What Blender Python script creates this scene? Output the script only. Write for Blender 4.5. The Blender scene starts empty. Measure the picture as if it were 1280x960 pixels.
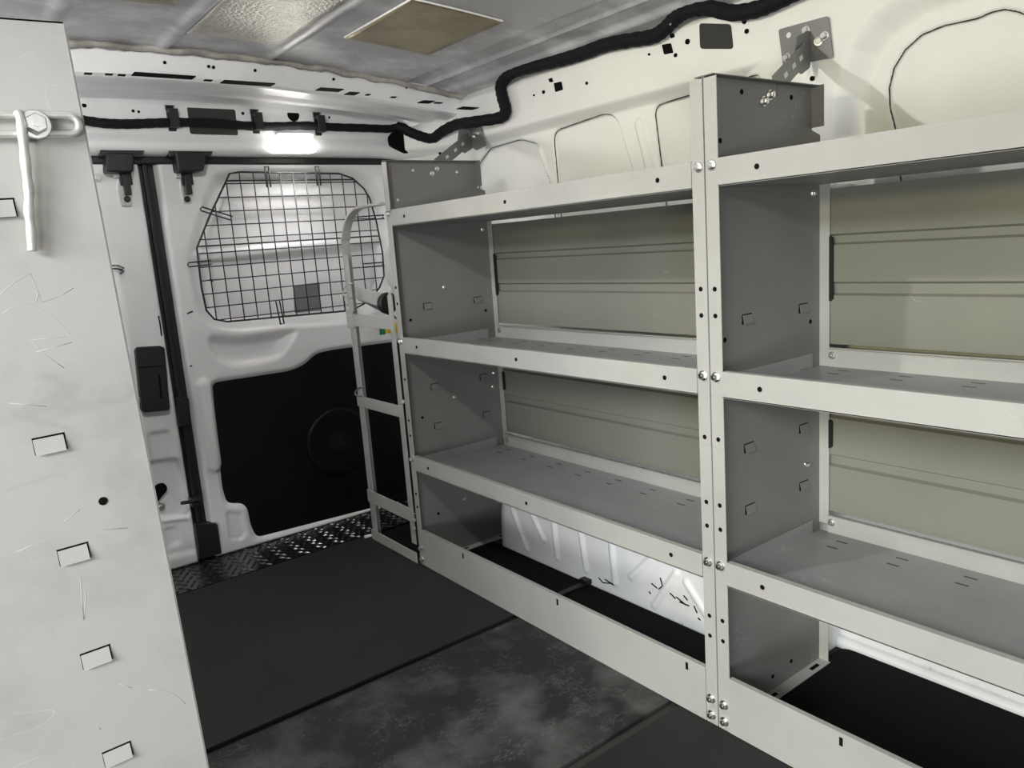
import bpy, bmesh, math, random
import numpy as np
from mathutils import Vector, Matrix
random.seed(7)
C = bpy.context.scene.collection

# ---------------------------------------------------------------- camera
Rm = np.array([[0.78862223, -0.61073096, -0.07129291],
               [-0.16670023, -0.10075818, -0.98084597],
               [0.59184966, 0.78540148, -0.18126913]])
FPX = 962.0
EYE = np.array([0.0, 0.0, 0.922])
cam_d = bpy.data.cameras.new('camera')
cam = bpy.data.objects.new('camera', cam_d); C.objects.link(cam)
cam_d.sensor_width = 36.0; cam_d.lens = FPX/1280*36.0
cam_d.clip_start = 0.02
M = Matrix.Identity(4)
for i in range(3):
    M[i][0] = Rm[0][i]; M[i][1] = -Rm[1][i]; M[i][2] = -Rm[2][i]; M[i][3] = EYE[i]
cam.matrix_world = M
bpy.context.scene.camera = cam

def at(u, v, axis, val):
    """measured point: where the sight line through photo pixel (u,v) meets a plane of the van"""
    d = Rm.T @ np.array([u-640, v-480, FPX]); t = (val-EYE[axis])/d[axis]
    return Vector(EYE + t*d)

# ---------------------------------------------------------------- materials
def mat(name, col, rough=.5, metal=0., coat=0., bump=None, var=None, spec=.5):
    m = bpy.data.materials.new(name); m.use_nodes = True
    nt = m.node_tree; b = nt.nodes['Principled BSDF']
    b.inputs['Base Color'].default_value = (*col, 1)
    b.inputs['Roughness'].default_value = rough
    b.inputs['Metallic'].default_value = metal
    b.inputs['Coat Weight'].default_value = coat
    b.inputs['Coat Roughness'].default_value = .08
    b.inputs['Specular IOR Level'].default_value = spec
    m['b'] = 1
    tc = nt.nodes.new('ShaderNodeTexCoord')
    if var:   # (scale, dark factor, lo, hi, detail)
        sc, k, lo, hi = var
        n = nt.nodes.new('ShaderNodeTexNoise'); n.inputs['Scale'].default_value = sc
        n.inputs['Detail'].default_value = 6; n.inputs['Roughness'].default_value = .62
        nt.links.new(tc.outputs['Object'], n.inputs['Vector'])
        r = nt.nodes.new('ShaderNodeMapRange')
        r.inputs['From Min'].default_value = lo; r.inputs['From Max'].default_value = hi
        nt.links.new(n.outputs['Fac'], r.inputs['Value'])
        mx = nt.nodes.new('ShaderNodeMix'); mx.data_type = 'RGBA'
        mx.inputs['A'].default_value = (*col, 1)
        mx.inputs['B'].default_value = (*(k if isinstance(k, tuple) else tuple(c*k for c in col)), 1)
        nt.links.new(r.outputs['Result'], mx.inputs['Factor'])
        nt.links.new(mx.outputs['Result'], b.inputs['Base Color'])
        m['mix'] = mx.name
    if bump:
        sc, st, dist = bump
        n = nt.nodes.new('ShaderNodeTexNoise'); n.inputs['Scale'].default_value = sc
        n.inputs['Detail'].default_value = 4
        nt.links.new(tc.outputs['Object'], n.inputs['Vector'])
        bp = nt.nodes.new('ShaderNodeBump'); bp.inputs['Strength'].default_value = st
        bp.inputs['Distance'].default_value = dist
        nt.links.new(n.outputs['Fac'], bp.inputs['Height'])
        nt.links.new(bp.outputs['Normal'], b.inputs['Normal'])
    return m

def add_scratches(m, col, scale, stretch, width, amt, rot=(0, 0, 0), mask=(3., .5), seed=0.):
    """wear: thin curved scratch lines (level lines of a noise) kept only inside patches"""
    nt = m.node_tree; b = nt.nodes['Principled BSDF']; lk = nt.links.new
    src = b.inputs['Base Color'].links[0].from_socket if b.inputs['Base Color'].links else None
    tc = nt.nodes.new('ShaderNodeTexCoord'); mp = nt.nodes.new('ShaderNodeMapping')
    mp.inputs['Rotation'].default_value = rot; mp.inputs['Scale'].default_value = stretch; mp.inputs['Location'].default_value = (seed, seed, seed)
    lk(tc.outputs['Object'], mp.inputs['Vector'])
    n = nt.nodes.new('ShaderNodeTexNoise'); n.inputs['Scale'].default_value = scale; n.inputs['Detail'].default_value = 2
    lk(mp.outputs['Vector'], n.inputs['Vector'])
    sub = nt.nodes.new('ShaderNodeMath'); sub.operation = 'SUBTRACT'; sub.inputs[1].default_value = .5; lk(n.outputs['Fac'], sub.inputs[0])
    ab = nt.nodes.new('ShaderNodeMath'); ab.operation = 'ABSOLUTE'; lk(sub.outputs[0], ab.inputs[0])
    r = nt.nodes.new('ShaderNodeMapRange'); r.inputs['From Min'].default_value = 0; r.inputs['From Max'].default_value = width
    r.inputs['To Min'].default_value = amt; r.inputs['To Max'].default_value = 0; lk(ab.outputs[0], r.inputs['Value'])
    k = nt.nodes.new('ShaderNodeTexNoise'); k.inputs['Scale'].default_value = mask[0]; k.inputs['Detail'].default_value = 5
    lk(mp.outputs['Vector'], k.inputs['Vector'])
    kr = nt.nodes.new('ShaderNodeMapRange'); kr.inputs['From Min'].default_value = mask[1]; kr.inputs['From Max'].default_value = mask[1]+.06; lk(k.outputs['Fac'], kr.inputs['Value'])
    mu = nt.nodes.new('ShaderNodeMath'); mu.operation = 'MULTIPLY'; lk(r.outputs['Result'], mu.inputs[0]); lk(kr.outputs['Result'], mu.inputs[1])
    mx = nt.nodes.new('ShaderNodeMix'); mx.data_type = 'RGBA'
    if src: lk(src, mx.inputs['A'])
    else: mx.inputs['A'].default_value = b.inputs['Base Color'].default_value
    mx.inputs['B'].default_value = (*col, 1)
    lk(mu.outputs[0], mx.inputs['Factor']); lk(mx.outputs['Result'], b.inputs['Base Color'])

WHITE = mat('white_paint', (.80, .80, .81), .36, coat=.22, bump=(9, .06, .01), var=(5, .93, .45, .75))
WHITE_WALL = mat('wall_white_paint', (.82, .82, .785), .55, coat=0, bump=(7, .04, .01), var=(4, .94, .45, .75))
WHITE_WORN = mat('worn_white_paint', (.86, .87, .88), .38, coat=.2, var=(6, .9, .45, .7))
add_scratches(WHITE_WORN, (.05, .05, .05), 22, (1, 1, 1.6), .012, .8, mask=(9., .62))
GREY = mat('grey_shelf_paint', (.42, .42, .40), .42, bump=(180, .05, .002), var=(6, .9, .42, .72))
GREY_WORN = mat('worn_grey_shelf_paint', (.375, .373, .352), .42, bump=(180, .05, .002), var=(6, .9, .42, .72))
add_scratches(GREY_WORN, (.14, .14, .13), 26, (1, .5, 1.5), .010, .5, mask=(9., .66))
add_scratches(GREY_WORN, (.68, .68, .66), 14, (1, .6, 1.5), .005, .3, mask=(6., .62), seed=3.)
PANEL_D = mat('shaded_panel_grey', (.165, .163, .157), .45, bump=(180, .04, .002), var=(5, .88, .45, .75))  # shelf grey darkened: shade on the end sheets is put into the colour
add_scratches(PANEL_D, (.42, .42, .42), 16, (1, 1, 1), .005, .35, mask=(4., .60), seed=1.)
SHELF_D = mat('shaded_shelf_plate_grey', (.27, .27, .272), .40, bump=(150, .05, .002), var=(7, .86, .42, .7))  # darker copy of the shelf grey, shading of the plates held in the colour
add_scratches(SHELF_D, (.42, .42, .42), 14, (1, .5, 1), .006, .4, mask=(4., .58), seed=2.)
BACK = mat('grey_back_panel_paint', (.215, .217, .182), .42, bump=(120, .04, .002), var=(4, .93, .45, .7))
add_scratches(BACK, (.55, .55, .52), 8, (2, 1, 4), .005, .5, mask=(5., .62))
LEFTP = mat('scuffed_pale_grey_paint', (.41, .405, .395), .42, bump=(6, .06, .01), var=(7, .80, .5, .74))
add_scratches(LEFTP, (.80, .80, .79), 5, (1, 1, 2.4), .0025, .3, (0, .5, 0), mask=(3.5, .55))
add_scratches(LEFTP, (.80, .79, .78), 7, (2.4, 1, 1), .0022, .3, (0, .25, 0), mask=(4., .57), seed=4.)
add_scratches(LEFTP, (.25, .25, .24), 9, (1, 1, 2), .04, .25, (0, -.4, 0), mask=(5., .62), seed=7.)
SCRATCH = mat('bare_scratch', (.47, .46, .445), .5)
SLOT = mat('punched_slot', (.07, .07, .07), .7)
ZINC = mat('zinc_plate', (.72, .72, .70), .28, metal=1., bump=(60, .1, .003))
GALV = mat('galvanised_rod', (.74, .74, .71), .36, metal=.55, bump=(40, .3, .004), var=(25, .75, .4, .7))
BRKT = mat('grey_bracket_steel', (.20, .20, .195), .42, metal=.3, bump=(100, .05, .002))
BLACK = mat('black_plastic', (.006, .0063, .008), .5, bump=(300, .1, .002))
BLACKP = mat('black_trim_panel', (.0035, .0035, .005), .42, bump=(200, .08, .002), spec=.25)
TAPE = mat('black_harness_tape', (.007, .007, .009), .75, spec=.2)
HOLE = mat('dark_hole', (.004, .004, .004), .9, spec=.1)
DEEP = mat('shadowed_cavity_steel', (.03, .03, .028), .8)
WIRE = mat('dark_guard_wire', (.028, .028, .029), .45, metal=.5)
RUB = mat('black_rubber_mat', (.0125, .0120, .0125), .68, bump=(90, .12, .003), var=(3.2, (.020, .0195, .0195), .45, .75), spec=.3)
add_scratches(RUB, (.045, .045, .045), 9, (1, 2, 1), .006, .5, mask=(4., .58))
RUBW = mat('scuffed_rubber_mat', (.015, .0145, .015), .62, bump=(90, .12, .003), var=(5.5, (.12, .119, .117), .47, .80), spec=.3)
add_scratches(RUBW, (.15, .15, .148), 30, (1, 2.5, 1), .03, .35, mask=(7., .52))
add_scratches(RUBW, (.15, .15, .148), 34, (2.5, 1, 1), .03, .3, mask=(7., .53), seed=5.)
LINER = mat('black_floor_liner', (.0045, .0045, .005), .85, bump=(400, .2, .002), spec=.12)
CEIL = mat('shaded_white_roof', (.42, .42, .435), .42, coat=.1, bump=(5, .15, .02), var=(4.5, (.70, .70, .72), .47, .62))  # white roof paint greyed to carry its shade; smears vary at random
FOIL = mat('gold_foil_pad', (.33, .275, .165), .33, metal=.75, bump=(38, .35, .006), var=(9, .68, .42, .66))
FOILS = mat('silver_foil_pad', (.56, .54, .48), .28, metal=.8, bump=(125, .9, .006), var=(10, .75, .42, .66))
CAULK = mat('dirty_sealant', (.40, .38, .345), .7, bump=(60, .4, .006), var=(14, .55, .45, .65))
DPL = mat('black_diamond_plate', (.010, .010, .0105), .25, spec=.6)
LENS = bpy.data.materials.new('lamp_lens'); LENS.use_nodes = True
_b = LENS.node_tree.nodes['Principled BSDF']
_b.inputs['Emission Color'].default_value = (1, .97, .9, 1); _b.inputs['Emission Strength'].default_value = 9
_b.inputs['Base Color'].default_value = (.9, .9, .9, 1)
CLEARP = mat('milky_plastic', (.75, .75, .74), .3)
STK_G = mat('green_sticker', (.01, .16, .07), .4)
STK_Y = mat('yellow_sticker', (.75, .55, .03), .4)
GREYSQ = mat('grey_label', (.16, .17, .17), .5)

# ---------------------------------------------------------------- mesh helpers
class MB:
    def __init__(s, xf=None): s.bm = bmesh.new(); s.mats = []; s.xf = xf
    def mi(s, m):
        if m not in s.mats: s.mats.append(m)
        return s.mats.index(m)
    def verts(s, pts): return [s.bm.verts.new(s.xf(Vector(p)) if s.xf else p) for p in pts]
    def face(s, vs, m, smooth=False):
        try:
            f = s.bm.faces.new(vs); f.material_index = s.mi(m); f.smooth = smooth
            return f
        except ValueError: return None
    def box(s, a, b, m):
        x0, y0, z0 = (min(a[i], b[i]) for i in range(3)); x1, y1, z1 = (max(a[i], b[i]) for i in range(3))
        v = s.verts([(x0,y0,z0),(x1,y0,z0),(x1,y1,z0),(x0,y1,z0),(x0,y0,z1),(x1,y0,z1),(x1,y1,z1),(x0,y1,z1)])
        for q in ((3,2,1,0),(4,5,6,7),(0,1,5,4),(1,2,6,5),(2,3,7,6),(3,0,4,7)): s.face([v[i] for i in q], m)
    def prism(s, pts, ext, m, m2=None, smooth=False):
        """polygon (3d points) extruded along vector ext"""
        ext = Vector(ext); a = s.verts(pts); b = s.verts([Vector(p)+ext for p in pts])
        s.face(a[::-1], m); s.face(b, m2 or m); n = len(pts)
        for i in range(n): s.face([a[i], a[(i+1)%n], b[(i+1)%n], b[i]], m, smooth)
    def frame(s, d):
        d = Vector(d).normalized(); h = Vector((0,0,1)) if abs(d.z) < .9 else Vector((1,0,0))
        u = d.cross(h).normalized(); return u, d.cross(u).normalized()
    def lathe(s, o, d, prof, m, n=16, smooth=True):
        """profile [(radius, height)] about axis d from o"""
        o = Vector(o); d = Vector(d).normalized(); u, w = s.frame(d); rings = []
        for r, h in prof:
            rings.append(s.verts([o+d*h+(u*math.cos(2*math.pi*k/n)+w*math.sin(2*math.pi*k/n))*r for k in range(n)]))
        for a, b in zip(rings, rings[1:]):
            for k in range(n): s.face([a[k], a[(k+1)%n], b[(k+1)%n], b[k]], m, smooth)
        s.face(rings[0][::-1], m); s.face(rings[-1], m)
    def tube(s, pts, r, m, n=8, closed=False, rfun=None):
        pts = [Vector(p) for p in pts]; rings = []; N = len(pts); prev = None
        for i, p in enumerate(pts):
            t = (pts[(i+1)%N]-pts[i-1]) if closed else (pts[min(i+1,N-1)]-pts[max(i-1,0)])
            t.normalize()
            if prev is None: u, w = s.frame(t)
            else:
                u = (prev - t*prev.dot(t)).normalized(); w = t.cross(u)
            prev = u; rr = r*(rfun(i) if rfun else 1)
            rings.append(s.verts([p+(u*math.cos(2*math.pi*k/n)+w*math.sin(2*math.pi*k/n))*rr for k in range(n)]))
        for i in range(N if closed else N-1):
            a, b = rings[i], rings[(i+1)%N]
            for k in range(n): s.face([a[k], a[(k+1)%n], b[(k+1)%n], b[k]], m, True)
        if not closed: s.face(rings[0][::-1], m); s.face(rings[-1], m)
    def strip(s, path, wid, thick, m, smooth=True):
        """flat bar: list of centre points, constant width vector, thickness normal to both"""
        path = [Vector(p) for p in path]; wid = Vector(wid); N = len(path); rings = []
        for i, p in enumerate(path):
            t = (path[min(i+1,N-1)]-path[max(i-1,0)]).normalized(); nn = t.cross(wid).normalized()*thick
            rings.append(s.verts([p-wid/2-nn/2, p+wid/2-nn/2, p+wid/2+nn/2, p-wid/2+nn/2]))
        for a, b in zip(rings, rings[1:]):
            for k in range(4): s.face([a[k], a[(k+1)%4], b[(k+1)%4], b[k]], m, smooth)
        s.face(rings[0][::-1], m); s.face(rings[-1], m)
    def build(s, name, parent=None, bevel=None, auto=None, loc=None):
        me = bpy.data.meshes.new(name)
        bmesh.ops.recalc_face_normals(s.bm, faces=s.bm.faces[:])
        if loc is not None: bmesh.ops.translate(s.bm, verts=s.bm.verts[:], vec=-Vector(loc))
        s.bm.to_mesh(me); s.bm.free()
        for m in s.mats: me.materials.append(m)
        o = bpy.data.objects.new(name, me); C.objects.link(o)
        if loc is not None: o.location = loc
        if parent: attach(o, parent)
        if bevel:
            b = o.modifiers.new('bevel', 'BEVEL'); b.width = bevel; b.segments = 2; b.limit_method = 'ANGLE'
            b.angle_limit = math.radians(40)
        return o

def attach(o, parent):
    """parents o keeping it where it was built (coordinates given in the world)"""
    bpy.context.view_layer.update()
    o.parent = parent
    o.matrix_parent_inverse = parent.matrix_world.inverted()

def tag(o, label=None, cat=None, group=None, kind=None):
    if label: o['label'] = label
    if cat: o['category'] = cat
    if group: o['group'] = group
    if kind: o['kind'] = kind
    return o
def empty(name, loc, label, cat, group=None):
    o = bpy.data.objects.new(name, None); C.objects.link(o); o.location = loc; o.empty_display_size = .05
    return tag(o, label, cat, group)
def struct(o): o['kind'] = 'structure'; return o

def round_poly(pts, r, n=5):
    """rounds the corners of a 2d/3d polygon"""
    out = []; N = len(pts); P = [Vector(p) for p in pts]
    for i in range(N):
        a, b, c = P[i-1], P[i], P[(i+1)%N]; rr = r[i] if isinstance(r, (list, tuple)) else r
        la, lc = (a-b).length, (c-b).length; k = min(rr, la*.48, lc*.48)
        p, q = b+(a-b)*(k/la), b+(c-b)*(k/lc)
        for j in range(n+1):
            t = j/n; out.append(p*(1-t)**2+b*2*t*(1-t)+q*t*t)
    return out

def sdf(px, py, poly):
    """signed distance (negative inside) from arrays of points to a polygon"""
    poly = np.array(poly); d = np.full(px.shape, 1e9); ins = np.zeros(px.shape, bool); n = len(poly)
    for i in range(n):
        a, b = poly[i-1], poly[i]; e = b-a; wx, wy = px-a[0], py-a[1]
        t = np.clip((wx*e[0]+wy*e[1])/(e@e+1e-12), 0, 1)
        d = np.minimum(d, (wx-e[0]*t)**2+(wy-e[1]*t)**2)
        c = ((poly[i-1][1] > py) != (poly[i][1] > py))
        with np.errstate(divide='ignore', invalid='ignore'):
            xi = (poly[i-1][0]-poly[i][0])*(py-poly[i][1])/(poly[i-1][1]-poly[i][1])+poly[i][0]
        ins ^= c & (px < xi)
    d = np.sqrt(d); return np.where(ins, -d, d)
def sst(x, a, b):
    t = np.clip((x-a)/(b-a), 0, 1); return t*t*(3-2*t)
def seg(px, py, a, b):
    a = np.array(a); b = np.array(b); e = b-a; wx, wy = px-a[0], py-a[1]
    t = np.clip((wx*e[0]+wy*e[1])/(e@e), 0, 1); return np.hypot(wx-e[0]*t, wy-e[1]*t)

def relief(name, u0, u1, v0, v1, step, fun, place, m, parent=None, back=None):
    """pressed sheet metal: a grid in (u,v) pushed by fun(U,V) and put in the world by place(u,v,h)"""
    au = np.linspace(u0, u1, int(round((u1-u0)/step))+1) if not isinstance(step, tuple) else step[0]
    av = np.linspace(v0, v1, int(round((v1-v0)/step))+1) if not isinstance(step, tuple) else step[1]
    nu, nv = len(au), len(av)
    U, V = np.meshgrid(au, av, indexing='ij')
    H = fun(U, V); P = place(U, V, H); pts = np.stack(P, -1).reshape(-1, 3)
    idx = np.arange(nu*nv).reshape(nu, nv)
    f = np.stack([idx[:-1,:-1], idx[1:,:-1], idx[1:,1:], idx[:-1,1:]], -1).reshape(-1, 4)
    me = bpy.data.meshes.new(name); me.from_pydata(pts.tolist(), [], f.tolist()); me.update()
    me.polygons.foreach_set('use_smooth', [True]*len(me.polygons)); me.materials.append(m)
    o = bpy.data.objects.new(name, me); C.objects.link(o)
    sol = o.modifiers.new('sheet', 'SOLIDIFY'); sol.thickness = .004; sol.offset = back if back is not None else 0
    if parent: attach(o, parent)
    return o

# one hexagon bolt, copied wherever the photo shows one
def bolt_mesh(r=.0085, m=ZINC):
    b = MB(); b.lathe((0,0,-.002), (0,0,1), [(r,0),(r,.0035),(r*.95,.004)], m, 20)
    b.lathe((0,0,.0015), (0,0,1), [(r*.72,0),(r*.72,.0055),(r*.62,.0068)], m, 6, smooth=False)
    b.lathe((0,0,.008), (0,0,1), [(r*.3,0),(r*.3,.0012)], m, 10)
    o = b.build('bolt'); me = o.data; bpy.data.objects.remove(o); return me
BOLT = bolt_mesh()
def bolt(p, n, parent, r=None, name='bolt'):
    o = bpy.data.objects.new(name, BOLT); C.objects.link(o)
    o.rotation_euler = Vector(n).to_track_quat('Z', 'Y').to_euler(); o.location = p
    if r: o.scale = (r/.0085,)*3
    bpy.context.view_layer.update()
    o.parent = parent; o.matrix_parent_inverse = parent.matrix_world.inverted()
    return o

# ---------------------------------------------------------------- the van body
XC = .588                      # middle of the van
def roof_z(x): return 1.47-.075*((x-.6)/.95)**2

# floor under the mats
b = MB(); b.box((-.42, -1.0, -.05), (1.56, 2.60, -.012), DEEP); struct(b.build('floor'))

# roof skin with pressed ribs running front to back
def ceil_h(X, Y):
    z = 1.47-.075*((X-.6)/.95)**2
    for c, w, d in ((.597, .016, .007), (.868, .016, .007), (.33, .016, .007), (1.385, .010, .007), (-.2, .016, .006)):
        z = z - d*(1-sst(np.abs(X-c), w*.5, w*1.3))
    z = z + .012*sst(X, 1.30, 1.325) - .010*sst(X, 1.45, 1.47)
    return z
struct(relief('ceiling', -.40, 1.565, -1.0, 2.20, .008, ceil_h, lambda u, v, h: (u, v, h), CEIL, back=1))

# roof bow across the rear, with a slotted lower flange
bow = MB()
prof = [(2.165, .004), (2.172, -.003), (2.182, -.066), (2.19, -.073), (2.205, -.075), (2.245, -.078), (2.26, -.066),
        (2.30, -.064), (2.315, -.074), (2.36, -.072), (2.40, -.052), (2.405, -.02)]
xsb = np.linspace(-.40, 1.56, 80); rings = []
for x in xsb:
    k = roof_z(x)
    sag = .012*max(0, (x-1.2)/.36)
    rings.append(bow.verts([(x, y, k+dz*(1-.15*max(0, (x-1.0)/.5))-sag*0) for y, dz in prof]))
for a, c in zip(rings, rings[1:]):
    for i in range(len(prof)-1): bow.face([a[i], c[i], c[i+1], a[i+1]], WHITE, False)
bowo = struct(bow.build('trim_1')); bowo.modifiers.new('sheet', 'SOLIDIFY').thickness = .003
# openings in the bow
h = MB()
def bow_pt(u, v, low=False):
    # marches along the sight line to the bow surface: upper face y=2.178 or lower flange
    if not low: return at(u, v, 1, 2.174)
    p = at(u, v, 1, 2.22); z = roof_z(p.x)-.0765*(1-.15*max(0, (p.x-1.0)/.5)); return at(u, v, 2, z-.0015)
for u, v, r in ((206, 78, .004), (261, 83, .004), (267, 84, .004), (319, 88, .004), (417, 99, .004), (508, 110, .003), (580, 126, .004), (585, 128, .004)):
    p = bow_pt(u, v); h.lathe(p+Vector((0, .004, 0)), (0, -1, 0), [(r, 0), (r, .005)], HOLE, 12)
def dark_slot(mb, c, dx, dy, z, m=HOLE): mb.box((c.x-dx, c.y-dy, z), (c.x+dx, c.y+dy, z-.002), m)
for u, v, dx in ((205, 94, .072), (310, 104, .068), (412, 113, .035), (440, 118, .016), (533, 131, .02), (548, 133, .012), (585, 141, .03), (110, 91, .008), (136, 92, .008), (260, 100, .010), (152, 93, .008), (460, 120, .006), (492, 124, .008)):
    p = bow_pt(u, v, True); k = roof_z(p.x)-.0765*(1-.15*max(0, (p.x-1.0)/.5))
    dark_slot(h, p, dx, .019 if dx > .012 else .008, k-.002)
attach(h.build('opening'), bowo)
# bead of sealant where roof skin meets the bow
pts = [(x, 2.163-.004*math.sin(x*31)-.003*math.sin(x*67), roof_z(x)-.006-.002*math.sin(x*53)) for x in np.linspace(-.38, 1.54, 120)]
s = MB(); s.tube(pts, .009, CAULK, 8, rfun=lambda i: .75+.5*random.random()); struct(s.build('trim_2'))

# lintel above the rear doors
lin = MB()
lp = [(2.400, 1.412), (2.412, 1.400), (2.425, 1.372), (2.425, 1.300), (2.418, 1.285), (2.405, 1.272), (2.402, 1.258), (2.41, 1.246), (2.44, 1.240), (2.50, 1.240)]
xl = np.linspace(-.40, 1.52, 60); rings = []
for x in xl: rings.append(lin.verts([(x, y-.10*float(sst(np.array(x), 1.38, 1.56)), z-.015*float(sst(np.array(x), 1.3, 1.56))) for y, z in lp]))
for a, c in zip(rings, rings[1:]):
    for i in range(len(lp)-1): lin.face([a[i], c[i], c[i+1], a[i+1]], WHITE, True)
lino = struct(lin.build('trim_3')); lino.modifiers.new('sheet', 'SOLIDIFY').thickness = .003
h = MB()
def yhole(mb, px, y, m, dep=.004, r=.006, n=4):
    pts = round_poly([at(u, v, 1, y) for u, v in px], r, n); mb.prism(pts, (0, -dep, 0), m)
yhole(h, [(233, 133), (293, 137), (297, 170), (237, 168)], 2.427, DEEP, .006, .008)
for u, v, r in ((105, 132, .006), (166, 139, .0045), (173, 140, .004), (303, 142, .005), (366, 144, .02), (411, 147, .004)):
    p = at(u, v, 1, 2.426); h.lathe(p+Vector((0, .002, 0)), (0, -1, 0), [(r, 0), (r, .006)], HOLE, 14)
yhole(h, [(484, 172), (490, 165), (503, 165), (510, 172), (509, 192), (503, 193), (486, 183)], 2.405, HOLE, .02, .01)
attach(h.build('opening'), lino)

# right-hand side wall: rail, pillar and pressed pads in one sheet
XW = 1.535
def wpoly(px, x=XW): return [(p.y, p.z) for p in (at(u, v, 0, x) for u, v in px)]
padA = [tuple(p) for p in round_poly([Vector((a, c, 0)) for a, c in wpoly([(690, 164), (768, 138), (795, 230), (815, 330), (705, 330)])], [.035, .05, .02, .02, .02])]
padB = [tuple(p) for p in round_poly([Vector((a, c, 0)) for a, c in wpoly([(816, 132), (960, 92), (960, 330), (840, 330)])], [.03, .02, .02, .02])]
padC = [tuple(p) for p in round_poly([Vector((a, c, 0)) for a, c in wpoly([(597, 205), (612, 185), (650, 174), (672, 180), (690, 230), (700, 330), (600, 330)])], .02)]
padD = wpoly([(1132, 290), (1117, 158), (1111, 135), (1110, 110), (1116, 85), (1130, 62), (1151, 43), (1180, 31), (1219, 23), (1240, 14), (1255, 11), (1272, 14), (1300, 26), (1330, 60), (1330, 330), (1140, 330)])
bay = wpoly([(1062, 330), (1052, 170), (1056, 110), (1072, 60), (1100, 20), (1150, -18), (1230, -45), (1420, -70), (1420, 330)])
padA, padB, padC = ([(p[0], p[1]) for p in q] for q in (padA, padB, padC))
def wall_h(Y, Z):
    x = np.full(Y.shape, XW)
    rail = sst(Z, 1.232, 1.262)*sst(Y, .86, .98)                       # rail stands proud above the pads
    pill = (1-sst(Y, 1.02, 1.12))                                      # pillar and forward frame
    x = x - .035*np.maximum(rail, pill*(sst(Y, -.9, -.85)))
    x = x + .035*(1-sst(sdf(Y, Z, bay), -.055, .004))
    for p, d, s0 in ((padA, .012, .002), (padB, .012, .002), (padC, .012, .002), (padD, .010, .002)):
        x = x + d*(1-sst(sdf(Y, Z, p), -s0, s0))
    for (u0, v0), (u1, v1), w in (((800, 155), (826, 262), .012), ((675, 190), (697, 262), .010)):
        a, c = wpoly([(u0, v0), (u1, v1)]); x = x - .010*(1-sst(seg(Y, Z, a, c), w*.5, w*1.6))
    x = x + .03*sst(Z, 1.375, 1.41)                                    # rolls out under the roof
    x = x - .11*sst(Y, 2.20, 2.43)**2*(1-sst(Z, 1.31, 1.37))                                  # rounds into the rear corner post
    return x
wr = struct(relief('wall_right', -1.0, 2.43, -.03, 1.418, (np.concatenate([np.arange(-1, .35, .04), np.arange(.35, 2.43, .0035), [2.43]]), np.concatenate([np.arange(-.03, .98, .02), np.arange(.98, 1.418, .0032), [1.418]])), wall_h, lambda u, v, h: (h, u, v), WHITE_WALL, back=1))
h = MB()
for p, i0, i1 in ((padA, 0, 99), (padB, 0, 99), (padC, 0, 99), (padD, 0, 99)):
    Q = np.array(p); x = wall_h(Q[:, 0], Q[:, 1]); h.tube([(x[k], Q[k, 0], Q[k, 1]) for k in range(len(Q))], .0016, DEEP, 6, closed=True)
attach(h.build('pad_edge_shade'), wr)  # dark tubes drawn in place of the shadow along the pad edges
h = MB()
def xhole(mb, px, x, m=HOLE, r=.002, dep=.003):
    pts = round_poly([at(u, v, 0, x) for u, v in px], r, 3); mb.prism(pts, (dep, 0, 0), m)
RX = XW-.0375
for px in ([(692, 104), (701, 102), (703, 112), (694, 115)], [(685, 99), (689, 97), (691, 102), (687, 103)],
           [(827, 56), (838, 54), (841, 66), (830, 68)], [(837, 43), (841, 41), (843, 46), (838, 48)]):
    xhole(h, px, RX)
xhole(h, [(874, 29), (913, 30), (916, 61), (875, 61)], RX, DEEP, .008)
for u, v, r in ((679, 115, .005), (733, 104, .004), (667, 119, .003), (859, 52, .006), (844, 69, .0045), (811, 68, .003), (1015, 98, .005), (933, 39, .005), (1130, 250, .004), (930, 27, .005)):
    p = at(u, v, 0, RX); h.lathe(p+Vector((.003, 0, 0)), (-1, 0, 0), [(r, 0), (r, .0035)], HOLE, 12)
attach(h.build('opening'), wr)

# left-hand wall behind the near shelving; forward of it the side door stands open
def lwall(Y, Z): return np.full(Y.shape, -.37)-.0*Y+.03*sst(Z, 1.23, 1.27)
struct(relief('wall_left', 1.0, 2.50, -.03, 1.405, .02, lwall, lambda u, v, h: (h, u, v), WHITE, back=-1))

# wheel arch under the lowest shelf
arch = round_poly([Vector((1.905, -.4, 0)), Vector((1.90, .12, 0)), Vector((1.82, .286, 0)), Vector((.96, .286, 0)), Vector((.985, -.4, 0))], [.0, .12, .08, .2, .02], 8)
arch = [(p.x, p.y) for p in arch]
AX = 1.312
ribs = [((641, 637), (659, 686)), ((664, 640), (680, 674)), ((692, 652), (697, 697)), ((726, 665), (733, 712)), ((764, 675), (769, 728)),
        ((815, 697), (789, 721)), ((846, 716), (818, 757)), ((858, 728), (884, 770))]
ribs = [[(at(u, v, 0, AX).y, at(u, v, 0, AX).z) for u, v in rr] for rr in ribs]
def arch_h(Y, Z):
    d = np.clip(-sdf(Y, Z, arch), 0, None); R = .075
    x = AX+R-np.sqrt(np.clip(R*R-(R-np.minimum(d, R))**2, 0, None))
    x = np.where(sdf(Y, Z, arch) > 0, AX+.24, x)
    for a, c in ribs: x = x-.007*(1-sst(seg(Y, Z, a, c), .004, .011))
    return np.minimum(x, 1.55)
warch = struct(relief('wheel_arch', .93, 1.96, -.02, .36, .005, arch_h, lambda u, v, h: (h, u, v), WHITE_WORN, back=1))
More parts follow.
